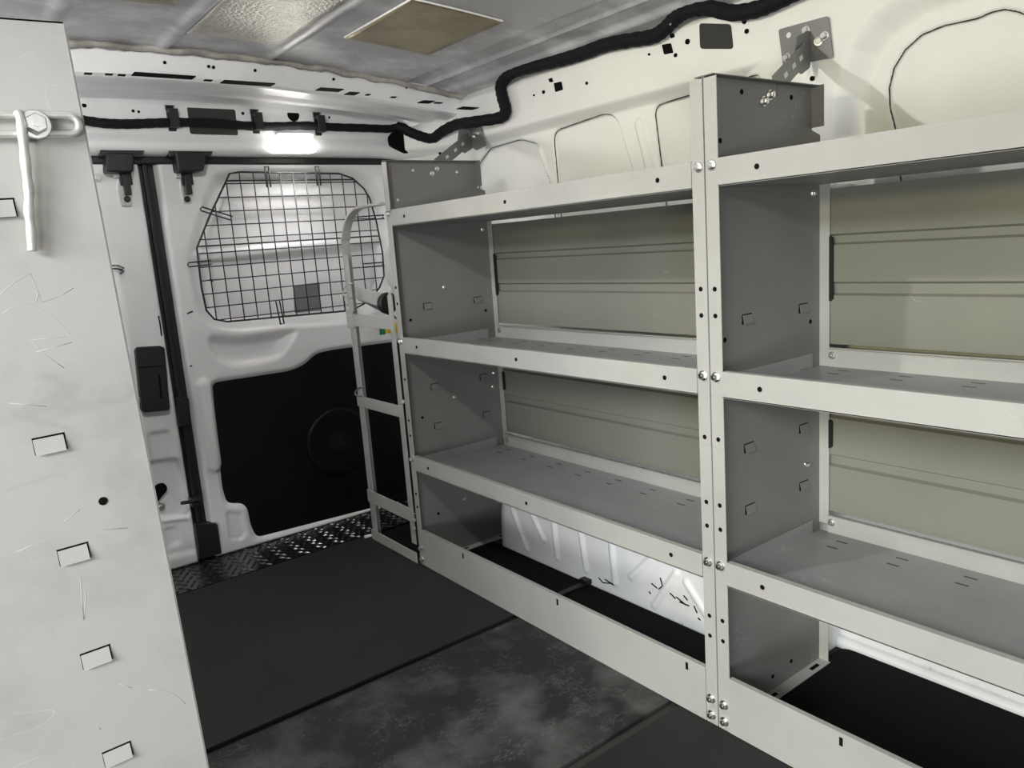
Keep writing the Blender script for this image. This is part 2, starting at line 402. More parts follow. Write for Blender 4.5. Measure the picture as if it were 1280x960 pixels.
for pl in (((749, 722), (754, 728), (766, 729)), ((757, 724), (770, 730)), ((815, 729), (822, 735)), ((826, 722), (829, 732), (824, 736)), ((838, 741), (845, 748)), ((846, 746), (858, 756)), ((850, 752), (862, 757)), ((855, 744), (860, 750)), ((873, 772), (876, 775)), ((812, 739), (814, 742)), ((868, 757), (872, 766))):
    b = MB(); b.tube([Vector((arch_h(np.array([p.y]), np.array([p.z]))[0]-.002, p.y, p.z)) for p in (at(u, v, 0, AX) for u, v in pl)], .0016, HOLE, 5); attach(b.build('scuff'), warch)
# painted sill along the foot of the side wall
b = MB(); b.box((1.478, -.9, -.012), (1.54, .90, .012), WHITE_WORN); b.box((1.492, -.9, .012), (1.54, .90, .05), WHITE_WORN); b.box((1.40, .84, -.012), (1.52, .935, .10), WHITE_WORN)
struct(b.build('baseboard_right', bevel=.008))

# ---------------------------------------------------------------- rear doors
YD = 2.45
def dpoly(px, r=None, y=YD):
    P = [at(u, v, 1, y) for u, v in px]; P = [Vector((p.x, p.z, 0)) for p in P]
    if r is not None: P = round_poly(P, r)
    return [(p.x, p.y) for p in P]
win = dpoly([(262, 216), (300, 209), (440, 209), (474, 224), (490, 265), (492, 350), (474, 388), (432, 404), (288, 416), (252, 404), (236, 340), (236, 308)], .04)
pocket = dpoly([(258, 420), (300, 424), (372, 412), (364, 426), (350, 446), (330, 452), (292, 457), (268, 446)], .03)
black = [(265, 478), (363, 463), (380, 456), (396, 441), (420, 436), (560, 418), (560, 640), (500, 628), (322, 674), (314, 660), (309, 636), (303, 631), (284, 631), (278, 612), (270, 540)]
blackp = dpoly(black, .02)
foot = dpoly([(284, 640), (302, 642), (308, 668), (300, 676), (288, 672)], .01)
def rdoor(X, Z):
    y = np.full(X.shape, YD)
    y = y + .047*(1-sst(sdf(X, Z, win), -.045, .006))
    y = y + .028*(1-sst(sdf(X, Z, pocket), -.030, .012))
    y = y + .018*(1-sst(sdf(X, Z, blackp), -.012, .012))
    y = y + .008*(1-sst(sdf(X, Z, foot), -.006, .006))
    # crease across the window blank, proud of it
    a = at(245, 322, 1, 2.49); c = at(470, 300, 1, 2.49)
    y = y - .012*(1-sst(seg(X, Z, (a.x, a.z), (c.x, c.z)), .008, .022))
    y = y + .05*(1-sst(X, .598, .622))                     # shut edge turns away
    a = at(232, 513, 1, YD); c = at(252, 690, 1, YD)
    y = y - .012*(1-sst(seg(X, Z, (.655, .30), (.655, .55)), .012, .03))
    return y
d1 = struct(relief('door_1', .598, 1.42, .004, 1.222, .006, rdoor, lambda u, v, h: (u, h, v), WHITE, back=-1))
# black lower trim panel with moulded speaker round
t = MB(); P = round_poly([at(u, v, 1, YD+.012) for u, v in black], .022, 5)
t.prism(P, (0, .004, 0), BLACKP)
tp = t.build('trim_panel', d1, bevel=.003)
sp = MB(); c = at(424, 552, 1, YD+.012)
sp.lathe(c, (0, -1, 0), [(.122, 0), (.112, .0025), (.10, .0028), (.085, .0015), (.05, .002), (.0, .003)], BLACKP, 40)
attach(sp.build('speaker_grille'), tp)
# door hardware on the shut edge
def dbox(px, y0, y1, m, name, parent, r=.004, bev=.003):
    b = MB(); P = round_poly([at(u, v, 1, y0) for u, v in px], r, 3); b.prism(P, (0, y1-y0, 0), m)
    return b.build(name, parent, bevel=bev)
dbox([(222, 497), (236, 497), (237, 532), (224, 534)], YD-.012, YD+.05, BLACK, 'striker_block', d1)
dbox([(244, 655), (272, 655), (277, 692), (250, 699)], YD-.018, YD+.03, BLACK, 'bump_stop', d1)
b = MB(); b.tube([at(226, 629, 1, YD-.03), at(240, 627, 1, YD-.03), at(250, 625, 1, YD-.02)], .006, BLACK)
p = at(246, 626, 1, YD-.015); b.box(p-Vector((.018, .012, .014)), p+Vector((.014, .02, .014)), BLACK); b.build('shut_pin', d1, bevel=.002)
dbox([(366, 357), (399, 353), (400, 388), (368, 391)], 2.499, 2.4945, GREYSQ, 'grey_label', d1, bev=None)
# pull on the far edge of the door, and the two-colour sticker
dbox([(474, 404), (481, 403), (482, 418), (475, 419)], YD-.0015, YD+.001, STK_G, 'sticker', d1, bev=None)
dbox([(481.5, 405), (500, 403), (500, 415), (482, 417)], YD-.0015, YD+.001, STK_Y, 'sticker', d1, bev=None)
b = MB(); P = [at(u, v, 1, YD-.01) for u, v in ((492, 296), (487, 310), (484, 330), (484, 345), (487, 356), (494, 362), (512, 362), (512, 296))]
b.prism(P, (0, .02, 0), WHITE); b.build('grab_handle', d1, bevel=.006)
b = MB()
for u0, v0, u1, v1 in ((234, 392, 241, 389), (262, 349, 266, 352), (237, 458, 240, 457)):
    b.tube([at(u0, v0, 1, YD-.0005), at(u1, v1, 1, YD-.0005)], .0022, HOLE, 5)
b.build('paint_chip', d1)

def ldoor(X, Z):
    y = np.full(X.shape, YD)
    wl = dpoly([(20, 300), (118, 296), (140, 312), (150, 350), (160, 425), (163, 440), (20, 440)], .03)
    y = y + .035*(1-sst(sdf(X, Z, wl), -.035, .006))
    for px, d in (([(186, 543), (212, 539), (219, 574), (190, 578)], .010), ([(150, 584), (222, 574), (232, 600), (236, 645), (150, 654)], .022),
                  ([(150, 660), (236, 650), (246, 690), (150, 712)], .012), ([(206, 664), (222, 660), (228, 680), (210, 686)], .010)):
        y = y + d*(1-sst(sdf(X, Z, dpoly(px, .012)), -.008, .008))
    y = y + .05*sst(X, .560, .580)
    return y
d2 = struct(relief('door_2', -.25, .580, .004, 1.222, .006, ldoor, lambda u, v, h: (u, h, v), WHITE, back=-1))
hb = dbox([(170, 436), (206, 433), (213, 513), (178, 516)], YD-.03, YD+.01, BLACK, 'door_handle', d2, .01, .004)
b = MB(); P = round_poly([at(u, v, 1, YD-.034) for u, v in ((169, 434), (203, 432), (206, 458), (172, 460))], .008, 3); b.prism(P, (0, .008, 0), BLACK); attach(b.build('handle_lip', bevel=.003), hb)
b = MB(); P = [at(u, v, 1, YD-.032) for u, v in ((198, 468), (200, 468), (203, 498), (201, 499))]; b.prism(P, (0, .003, 0), HOLE); attach(b.build('handle_slot'), hb)
b = MB(); P = round_poly([at(u, v, 1, YD+.008) for u, v in ((190, 618), (196, 606), (207, 604), (210, 612), (203, 620), (194, 632))], .012, 4); b.prism(P, (0, .02, 0), HOLE); b.build('rubber_grommet', d2)
for u, v in ((201, 634), (174, 500), (122, 222)): bolt(at(u, v, 1, YD+.012 if u == 201 else YD-.002), (0, -1, 0), d2, .012)
b = MB()
for dv in (0, 4): b.tube([at(u, v+dv, 1, YD-.012) for u, v in ((128, 332), (148, 332), (155, 335), (150, 338))], .0022, WIRE, 6)
b.build('guard_hook', d2)
b = MB(); b.tube([at(u, v, 1, YD-.0005) for u, v in ((198, 395), (200, 405), (201, 412), (202, 420))], .002, HOLE, 5); b.build('paint_chip', d2)

# weather seal behind the doors (post between them and header seal)
b = MB()
b.box((.560, 2.475, -.01), (.622, 2.52, 1.235), BLACK)
b.box((-.30, 2.443, 1.216), (1.42, 2.50, 1.238), BLACK)
b.box((.577, 2.458, .02), (.592, 2.50, 1.22), BLACK)
struct(b.build('trim_4', bevel=.004))
# rear wall skin outside the doors' opening so no daylight leaks round them
b = MB(); b.box((1.40, 2.44, -.03), (1.56, 2.47, 1.42), WHITE); b.box((-.42, 2.50, -.03), (1.56, 2.52, 1.42), DEEP); struct(b.build('wall_back'))

# top latches: black cover on the lintel and steel keeper on each door
for side, px, kx, lab in (('l', [(133, 190), (168, 191), (167, 215), (133, 215)], [(148, 216), (167, 216), (165, 258), (152, 258), (146, 238)], 'black cover over the latch at top of the left rear door'),
                     ('r', [(219, 189), (259, 190), (255, 214), (223, 215)], [(223, 216), (242, 215), (240, 254), (230, 254), (226, 236)], 'black cover over the latch at top of the right rear door')):
    P0 = at(*px[0], 1, 2.40); root = empty('latch_cover', P0, lab, 'latch cover', 'latch covers above the rear doors')
    b = MB(); P = round_poly([at(u, v, 1, 2.395) for u, v in px], .008, 4); b.prism(P, (0, .055, 0), BLACK); b.build('cover', root, bevel=.005)
    b = MB(); u0 = px[0][0]; P = round_poly([at(u, v, 1, 2.405) for u, v in ((u0-8, 187), (u0+48, 188), (u0+44, 196), (u0-8, 195))], .003, 3); b.prism(P, (0, .05, 0), BLACK); b.build('mounting_flange', root, bevel=.003)
    dpar = d2 if side == 'l' else d1
    b = MB(); P = round_poly([at(u, v, 1, YD-.006) for u, v in kx], .003, 3); b.prism(P, (0, .008, 0), ZINC)
    cx = sum(u for u, v in kx)/len(kx); b2 = at(cx, 226, 1, YD-.012)
    b.box(b2-Vector((.012, .006, .012)), b2+Vector((.020, .008, .03)), BLACK)
    b.box(b2-Vector((.026, .003, -.008)), b2+Vector((-.006, .006, .030)), ZINC)
    k = b.build('keeper', dpar, bevel=.002)
    b = MB(); b.box(b2-Vector((.006, .012, .04)), b2+Vector((.012, .0, .02)), BLACK); attach(b.build('latch_tongue', bevel=.002), k)
    b = MB(); p = at(kx[2][0]-6, 249, 1, YD-.006); b.lathe(p, (0, -1, 0), [(.009, 0), (.009, .004), (.006, .006)], BLACK, 14); attach(b.build('screw'), k)

# wire guard over the window of the right door
G = [(287, 217), (300, 215), (424, 217), (441, 223), (455, 236), (462, 248), (470, 275), (478, 315), (480, 345), (474, 360), (462, 376), (440, 388), (284, 402), (268, 399), (258, 388), (252, 360), (246, 310), (262, 270)]
YG = 2.420
Gp = [at(u, v, 1, YG) for u, v in G]
root = empty('window_guard', at(365, 400, 1, YG), 'dark wire mesh guard hooked over the window of the right rear door', 'window guard')
b = MB(); b.tube(Gp, .0030, WIRE, 8, closed=True); b.build('frame_wire', root)
def clip_line(poly, axis, val):
    hits = []; n = len(poly)
    for i in range(n):
        a, c = poly[i-1], poly[i]; ka, kc = (a.x, c.x) if axis == 0 else (a.z, c.z)
        if (ka > val) != (kc > val):
            t = (val-ka)/(kc-ka); q = a+(c-a)*t; hits.append(q.z if axis == 0 else q.x)
    return sorted(hits)
xs = [p.x for p in Gp]; zs = [p.z for p in Gp]
b = MB(); x = min(xs)+.030
while x < max(xs)-.008:
    hh = clip_line(Gp, 0, x)
    if len(hh) >= 2: b.tube([(x, YG-.003, hh[0]), (x, YG-.003, hh[-1])], .0019, WIRE, 6)
    x += .0425
b.build('upright_wires', root)
b = MB(); z = min(zs)+.020
while z < max(zs)-.004:
    hh = clip_line(Gp, 1, z)
    if len(hh) >= 2: b.tube([(hh[0], YG+.002, z), (hh[-1], YG+.002, z)], .0019, WIRE, 6)
    z += .0405
for zz in (.975, 1.165):
    hh = clip_line(Gp, 1, zz); b.tube([(hh[0], YG+.004, zz), (hh[-1], YG+.004, zz)], .0026, WIRE, 6)
b.build('cross_wires', root)
for ends in (((252, 261), (290, 273)), ((236, 331), (264, 328)), ((333, 208), (336, 234)), ((396, 208), (399, 232)), ((353, 405), (347, 376)), ((480, 271), (440, 274)), ((480, 330), (455, 332)), ((436, 393), (433, 376))):
    p, q = at(*ends[0], 1, YG-.006), at(*ends[1], 1, YG-.006); dd = (q-p).normalized(); nn = Vector((-dd.z, 0, dd.x))*.006
    b = MB(); b.tube([q+nn, p+nn, p+Vector((0, .012, 0)), p-nn, q-nn], .0024, WIRE, 6); b.build('hook', root)

# dome lamp at the lintel
lp0 = at(369, 192, 1, 2.39)
root = empty('dome_lamp', lp0, 'lit white lamp glowing on the lintel above the rear doors', 'lamp')
b = MB(); P = round_poly([at(u, v, 1, 2.375) for u, v in ((346, 168), (390, 168), (397, 190), (341, 190))], .012, 4); b.prism(P, (0, .04, 0), LENS); b.build('lens', root, bevel=.008)
b = MB(); P = round_poly([at(u, v, 1, 2.405) for u, v in ((346, 166), (391, 166), (393, 172), (345, 172))], .006, 3); b.prism(P, (0, .018, 0), CLEARP); b.build('housing', root, bevel=.004)

# ---------------------------------------------------------------- wiring harness
def spline(pts, n=8):
    P = [Vector(p) for p in pts]; out = []
    for i in range(len(P)-1):
        p0, p1, p2, p3 = P[max(i-1, 0)], P[i], P[i+1], P[min(i+2, len(P)-1)]
        for k in range(n):
            t = k/n; out.append(.5*((2*p1)+(p2-p0)*t+(2*p0-5*p1+4*p2-p3)*t*t+(3*p1-p0-3*p2+p3)*t**3))
    out.append(P[-1]); return out
rear = [at(u, v, 1, 2.412) for u, v in ((60, 148), (100, 150), (130, 154), (160, 155), (190, 154), (230, 153), (270, 154), (305, 157), (340, 158), (380, 157), (420, 159), (455, 160), (485, 161))]
corner = [at(500, 159, 1, 2.39), at(512, 165, 1, 2.37), at(528, 171, 1, 2.34), at(541, 173, 1, 2.31), at(552, 165, 1, 2.25), at(570, 156, 1, 2.15), at(595, 152, 1, 2.02)]
side = [at(u, v, 0, XW-.055) for u, v in ((625, 147), (632, 138), (628, 122), (626, 108), (632, 98), (645, 89), (670, 82), (700, 75), (725, 68), (755, 57), (785, 51), (815, 46), (830, 37), (845, 22), (860, 13), (885, 10), (915, 16), (945, 12), (970, 2), (1000, -12), (1040, -24))]
root = empty('wiring_harness', side[0], 'black taped wiring harness running along the lintel and up the right roof rail', 'wiring harness')
b = MB(); path = spline(rear+corner+side, 7)
b.tube(path, .0125, TAPE, 10, rfun=lambda i: (1.02 if i < 90 else 1.35)*(1+.05*math.sin(i*1.9)+.04*random.random())); b.build('taped_loom', root)
b = MB(); b.tube(spline([corner[3], at(550, 180, 1, 2.31), at(551, 188, 1, 2.315), at(552, 195, 1, 2.33)], 5), .013, TAPE, 10); b.build('branch_loom', root)
for u, v in ((651, 87), (688, 78), (762, 54), (838, 30), (858, 13)):
    b = MB(); p = at(u, v, 0, XW-.068); b.lathe(p, (-1, 0, 0), [(.0035, 0), (.0025, .002)], ZINC, 10); b.build('clip_stud', root)
for i, (u, v, lab) in enumerate(((213, 149, 'black harness clip left of the dark hole in the lintel'), (318, 153, 'black harness clip between the dark hole and the lit lamp'), (396, 156, 'black harness clip just right of the lit lamp'))):
    p = at(u, v, 1, 2.425); root = empty('harness_clip', p, lab, 'clip', 'harness clips on the lintel')
    b = MB(); b.box(p+Vector((-.010, -.006, -.034)), p+Vector((.012, .0, .038)), BLACK); b.build('base', root, bevel=.002)
    b = MB(); b.box(p+Vector((-.010, -.034, -.026)), p+Vector((.014, -.006, -.017)), BLACK); b.box(p+Vector((-.010, -.034, .016)), p+Vector((.014, -.006, .024)), BLACK)
    b.box(p+Vector((-.010, -.038, -.026)), p+Vector((.014, -.030, .024)), BLACK)
    for k in range(4): b.box(p+Vector((-.013, -.012, .026+k*.004-.002)), p+Vector((.015, -.004, .027+k*.004-.002)), BLACK)
    b.build('strap', root, bevel=.002)

# ---------------------------------------------------------------- pads on the roof
for nm, x0, x1, y0, y1, m, lab in (('foil_pad', .615, .845, 1.35, 2.00, FOILS, 'crinkled silver foil pad on the roof between two ribs'),
                               ('foil_pad', .957, 1.205, 1.53, 1.865, FOIL, 'smooth gold foil pad on the roof at right with pale edges'),
                               ('foil_pad', .345, .535, 1.30, 1.80, FOIL, 'gold foil pad on the roof furthest left, mostly cut off')):
    n = 14; b = MB(); nx, ny = n, n*2; g = []
    for i in range(nx+1):
        row = []
        for j in range(ny+1):
            x = x0+(x1-x0)*i/nx; y = y0+(y1-y0)*j/ny
            row.append((x, y, roof_z(x)-.006))
        g.append(b.verts(row))
    g2 = [b.verts([(v.co.x, v.co.y, v.co.z+.0045) for v in r]) for r in g]
    for i in range(nx):
        for j in range(ny):
            b.face([g[i][j], g[i][j+1], g[i+1][j+1], g[i+1][j]], m, True); b.face([g2[i][j], g2[i+1][j], g2[i+1][j+1], g2[i][j+1]], m, True)
    for j in range(ny):
        b.face([g[0][j], g2[0][j], g2[0][j+1], g[0][j+1]], CLEARP); b.face([g[nx][j], g[nx][j+1], g2[nx][j+1], g2[nx][j]], CLEARP)
    for i in range(nx):
        b.face([g[i][0], g[i+1][0], g2[i+1][0], g2[i][0]], CLEARP); b.face([g[i][ny], g2[i][ny], g2[i+1][ny], g[i+1][ny]], CLEARP)
    o = b.build(nm, loc=((x0+x1)/2, (y0+y1)/2, roof_z((x0+x1)/2))); tag(o, lab, 'foil pad', 'foil pads on the roof')

# ---------------------------------------------------------------- floor mats and threshold
def matt(y0, y1, m, lab, x0=-.40, x1=1.515, cut=None):
    b = MB(); pts = [Vector((x0, y0, -.011)), Vector((x1, y0, -.011)), Vector((x1, y1, -.011)), Vector((x0, y1, -.011))]
    if cut: pts = [Vector(p) for p in cut]
    b.prism(round_poly(pts, .012, 3), (0, 0, .011), m)
    o = b.build('floor_mat', bevel=.002, loc=((x0+x1)/2, (y0+y1)/2, -.011)); return tag(o, lab, 'floor mat', 'rubber mats on the van floor')
z = -.011
matt(1.463, 2.25, RUB, 'dark rubber floor mat nearest the rear doors', cut=[(-.36, 1.463, z), (1.066, 1.463, z), (1.066, 2.25, z), (-.36, 2.25, z)])
matt(.955, 1.446, RUBW, 'scuffed grey rubber floor mat in the middle of the aisle', cut=[(-.36, .955, z), (1.066, .955, z), (1.066, 1.440, z), (-.36, 1.440, z)])
matt(-.9, .936, RUB, 'black rubber floor mat at the bottom edge, in front of the nearest bay', cut=[(-.36, -.9, z), (1.066, -.9, z), (1.066, .930, z), (-.36, .930, z)])
def liner(pts, lab):
    b = MB(); b.prism(round_poly([Vector((x, y, -.011)) for x, y in pts], .03, 4), (0, 0, .0108), LINER)
    tag(b.build('floor_liner', loc=(1.25, pts[0][1], -.011)), lab, 'floor liner', 'black liners under the shelving')
liner([(1.070, .845), (1.42, .845), (1.42, .94), (1.305, .98), (1.305, 1.95), (1.36, 2.05), (1.36, 2.24), (1.070, 2.24)], 'black floor liner between kick plate and white wheel arch')
liner([(1.070, -.88), (1.474, -.88), (1.474, .826), (1.070, .826)], 'black floor liner under the lowest shelf at bottom right')
b = MB(); b.box((1.06, 1.448, .0005), (1.31, 1.466, .006), BLACK); b.box((1.29, 1.446, .0005), (1.31, 1.475, .014), BLACK)
tag(b.build('seam_strip', bevel=.001), 'short black strip over the mat seam beside the white wheel arch', 'strip')
# diamond plate at the doors
b = MB(); b.box((-.30, 2.252, -.012), (1.40, 2.50, .001), DPL)
r_ = 0; y = 2.264
while y < 2.485:
    x = .36 + (.017 if r_ % 2 else 0); k = 0
    while x < 1.39:
        a = math.radians(45 if (k+r_) % 2 else -45); ca, sa = math.cos(a), math.sin(a); L, W = .013, .0045
        v = b.verts([(x+ca*L, y+sa*L, .001), (x-sa*W, y+ca*W, .001), (x-ca*L, y-sa*L, .001), (x+sa*W, y-ca*W, .001), (x+ca*L*.4, y+sa*L*.4, .0048), (x-ca*L*.4, y-sa*L*.4, .0048)])
        for q in ((0, 1, 4), (1, 5, 4), (1, 2, 5), (2, 3, 5), (3, 4, 5), (3, 0, 4)): b.face([v[i] for i in q], DPL)
        x += .030; k += 1
    y += .020; r_ += 1
tag(b.build('threshold_plate', loc=(.55, 2.38, 0)), 'black diamond tread plate lying along the foot of the rear doors', 'threshold plate')
b = MB(); p = at(460, 671, 2, 0); b.prism(round_poly([p+Vector(q) for q in ((-.014, -.006, .0005), (.012, -.009, .0005), (.015, .006, .0005), (-.010, .010, .0005))], .006, 3), (0, 0, .004), CLEARP)
tag(b.build('paper_scrap'), 'tiny white scrap on the rear mat at foot of the side frame', 'scrap')

# ---------------------------------------------------------------- shelving
L = 1.083; DEP = .340; HT = 1.163; T = .0016; FL = .026
LEVELS = ((.987, 1.031), (.636, .681), (.292, .337))
TABZ = (.757, .638, .520, .402)
def unit(name, X0, Y0, sx, label, group, pmats, tilt=0, details=None):
    """one bay: X0 is the aisle-side face, depth runs to X0+sx*DEP, length Y0..Y0+L"""
    root = empty(name, (X0, Y0, 0), label, 'shelving unit', group)
    xf = lambda p: Vector((X0+sx*p.x, Y0+p.y, p.z))
    pan = []
    for k in (0, 1):
        ys = 0 if k == 0 else L; s = 1 if k == 0 else -1        # flanges turn into the bay
        pm = pmats[k]; b = MB(xf)
        prof = [(T, ys, 0), (DEP, ys, 0), (DEP, ys, 1.078), (DEP-.028, ys, 1.086), (DEP-.028, ys, HT), (T, ys, HT)]
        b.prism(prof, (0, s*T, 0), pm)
        b.box((0, ys+s*.0008, 0), (T, ys+s*FL, 1.158), GREY_WORN)                       # aisle flange
        b.box((DEP-T, ys, .31), (DEP, ys+s*.022, 1.0), GREY)                  # rear flange
        b.box((DEP-T, ys, .0), (DEP, ys+s*.022, .28), GREY)
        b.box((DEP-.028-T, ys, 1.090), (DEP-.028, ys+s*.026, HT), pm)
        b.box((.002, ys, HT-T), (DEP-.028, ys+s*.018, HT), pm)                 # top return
        b.box((.002, ys, .0005), (DEP, ys+s*.026, .0025), GREY)               # foot return
        # slots in the foot return
        for q in (.05, .15, .30): b.box((q-.014, ys+s*.010, .0024), (q+.014, ys+s*.018, .0032), HOLE)
        # lanced tabs on the inner face and the dark slots behind them
        fy = ys+s*T; out = -s if name == 'left' else s
        for tz in TABZ:
            for tx in ((.103, .280) if sx > 0 else (.087, .262)):
                for face_s, f0 in (((s, ys+s*T),) if sx > 0 else ((s, ys+s*T), (-s, ys))):
                    b.box((tx-.0135, f0-face_s*.0002, tz-.0082), (tx+.0155, f0+face_s*.0004, tz+.0098), HOLE)
                    v = b.verts([(tx-.012, f0+face_s*.0034, tz-.008), (tx+.015, f0+face_s*.0034, tz-.008), (tx+.015, f0+face_s*.0004, tz+.008), (tx-.012, f0+face_s*.0004, tz+.008),
                                 (tx-.012, f0+face_s*.0046, tz-.008), (tx+.015, f0+face_s*.0046, tz-.008), (tx+.015, f0+face_s*.0012, tz+.008), (tx-.012, f0+face_s*.0012, tz+.008)])
                    for q in ((0,1,2,3), (7,6,5,4), (0,4,5,1), (1,5,6,2), (2,6,7,3), (3,7,4,0)): b.face([v[i] for i in q], pm)
        # small round holes in the aisle flange
        for hz in (.82, .775, .56, .44, .395, .22, .18):
            yy = ys+s*.014; b.lathe((.0003, yy, hz), (-1, 0, 0), [(.0042, 0), (.0042, .0008)], HOLE, 10)
        for hx, hz, kk in (details or {}).get('holes%d' % k, []):
            b.lathe((hx, fy-s*.001 if kk == 0 else ys+s*.001, hz), (0, s if kk == 0 else -s, 0), [(.0045, 0), (.0045, .0015+.0002)], HOLE, 10)
        p = b.build('end_panel', root); pan.append(p)
        for lo, hi in (LEVELS if sx > 0 else ()):
            bolt(xf(Vector((0, ys+s*.013, (lo+hi)/2+.012))), (-sx, 0, 0), p, .009)
        for hz in ((.052, .018) if sx > 0 else ()): bolt(xf(Vector((0, ys+s*.014, hz))), (-sx, 0, 0), p, .009)
        for hx, hz, r, kk in (details or {}).get('bolts%d' % k, []):
            bolt(xf(Vector((hx, fy if kk == 0 else ys, hz))), (0, s if kk == 0 else -s, 0), p, r)
    for i, (lo, hi) in enumerate(LEVELS):
        b = MB(xf); y0, y1 = T*1.5, L-T*1.5; z0 = lo
        b.box((-.0018, FL*.0+FL+.0005, lo), (0, L-FL-.0005, hi), GREY_WORN)                # front lip, stands between the posts
        b.box((0, FL+.0005, hi-T), (.010, L-FL-.0005, hi), GREY_WORN)                      # hemmed edge
        b.box((-.0018, FL+.0005, lo-.0005), (.012, L-FL-.0005, lo+T), GREY_WORN)
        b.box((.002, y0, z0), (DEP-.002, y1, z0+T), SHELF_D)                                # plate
        b.box((DEP-.004, y0+.02, z0), (DEP-.002, y1-.02, z0+.040), GREY)                            # rear lip
        b.box((DEP-.012, y0+.022, z0+.040-T), (DEP-.002, y1-.022, z0+.040), GREY)
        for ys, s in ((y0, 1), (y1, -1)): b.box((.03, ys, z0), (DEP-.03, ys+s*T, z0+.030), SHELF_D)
        for hy in (.10, L-.10, L/2):
            b.lathe((-.0017, hy, (lo+hi)/2), (-1, 0, 0), [(.0045, 0), (.0045, .0008)], HOLE, 10)
        for j in range(9):                                                          # punched slots
            yy = .07+j*(L-.14)/8
            for xx in (DEP-.035, DEP-.070, .07): b.box((xx-.003, yy-.011+.02*(xx < .1), z0+T-.0003), (xx+.002, yy+.011+.02*(xx < .1), z0+T+.0003), SLOT)
        sh = b.build('shelf', root)
        for hy in (.03, L-.03): bolt(xf(Vector((DEP-.004, hy, z0+.024))), (-sx, 0, 0), sh, .0075)
    b = MB(xf); b.box((-.0018, FL+.0005, .001), (0, L-FL-.0005, .111), GREY_WORN); b.box((0, FL+.0005, .109), (.008, L-FL-.0005, .111), GREY_WORN)
    b.box((0, FL+.0005, .001), (.008, L-FL-.0005, .003), GREY_WORN)
    for hy in (.07, .45, .84): b.box((-.0024, hy-.003, .088), (-.0016, hy+.003, .103), HOLE)
    b.build('kick_plate', root)
    # ribbed back panels
    XB = DEP+.004
    def back(z0, z1, steps, nm):
        b = MB(xf); pts = [(XB, z0)]
        for zl, zh in steps: pts += [(XB, zl), (XB+.009, zl+.004), (XB+.009, zh-.004), (XB, zh)]
        pts += [(XB, z1)]
        ring = [(x, z) for x, z in pts]+[(x+.0015, z) for x, z in pts[::-1]]
        b.prism([Vector((x, .004, zz)) for x, zz in ring], (0, L-.008, 0), BACK)
        o = b.build(nm, root); return o
    back(.681, .978, ((.776, .802), (.872, .893)), 'back_panel')
    back(.337, .620, ((.432, .457), (.532, .553)), 'back_panel')
    for yy, s in ((.0225, 1), (L-.0225, -1)):                                       # black clips at the panel ends
        for zz, hh in ((.765, .125), (.47, .06)):
            b = MB(xf); b.prism(round_poly([Vector((DEP-.004, yy, zz)), Vector((DEP-.004, yy+s*.006, zz+.004)), Vector((DEP-.004, yy+s*.006, zz+hh-.004)), Vector((DEP-.004, yy, zz+hh))], .002, 2), (.007, 0, 0), BLACK)
            b.build('panel_clip', root)
    if tilt: root.rotation_euler.y = tilt
    return root, xf, pan

def loc_y(px, y, X0, sx=1):
    out = []
    for t in px:
        p = at(t[0], t[1], 1, y); out.append((sx*(p.x-X0), p.z)+tuple(t[2:]))
    return out
XS = 1.056; YJ = .834
dA = dict(bolts1=[(a, c, r, 0) for a, c, r in loc_y([(540, 217, .007), (546, 211, .007), (516, 213, .004), (571, 215, .004), (497, 250, .004), (603, 287, .006), (555, 359, .006), (568, 496, .006), (617, 466, .006), (616, 483, .006), (580, 623, .006)], YJ+L, XS)],
          holes1=[(a, c, 0) for a, c in loc_y([(513, 400), (607, 388), (528, 522), (548, 642), (567, 680)], YJ+L, XS)])
dB = dict(bolts1=[(a, c, r, 0) for a, c, r in loc_y([(953, 127, .009), (961, 119, .009), (1015, 242, .007), (1007, 580, .007)], YJ, XS)],
          holes1=[(a, c, 0) for a, c in loc_y([(926, 115), (988, 122), (899, 176), (1012, 402), (905, 425), (910, 846), (965, 845), (988, 826)], YJ, XS)])
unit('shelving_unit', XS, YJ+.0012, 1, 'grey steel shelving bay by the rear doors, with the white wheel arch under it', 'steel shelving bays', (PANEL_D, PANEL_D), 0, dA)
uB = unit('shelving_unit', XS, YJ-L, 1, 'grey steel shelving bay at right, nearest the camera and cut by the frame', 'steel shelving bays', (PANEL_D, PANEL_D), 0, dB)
# near unit on the left side
XL, YL = .190, .889
TABZ = (.757, .638, .520, .402, .99, .283)
dC = dict(holes0=[(a, c, 1) for a, c in ((.052, .686), (.034, .334))])
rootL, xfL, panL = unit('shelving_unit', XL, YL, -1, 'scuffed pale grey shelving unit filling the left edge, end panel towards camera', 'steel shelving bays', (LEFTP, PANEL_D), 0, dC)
rootL.rotation_euler.y = -.0267
bpy.context.view_layer.update()
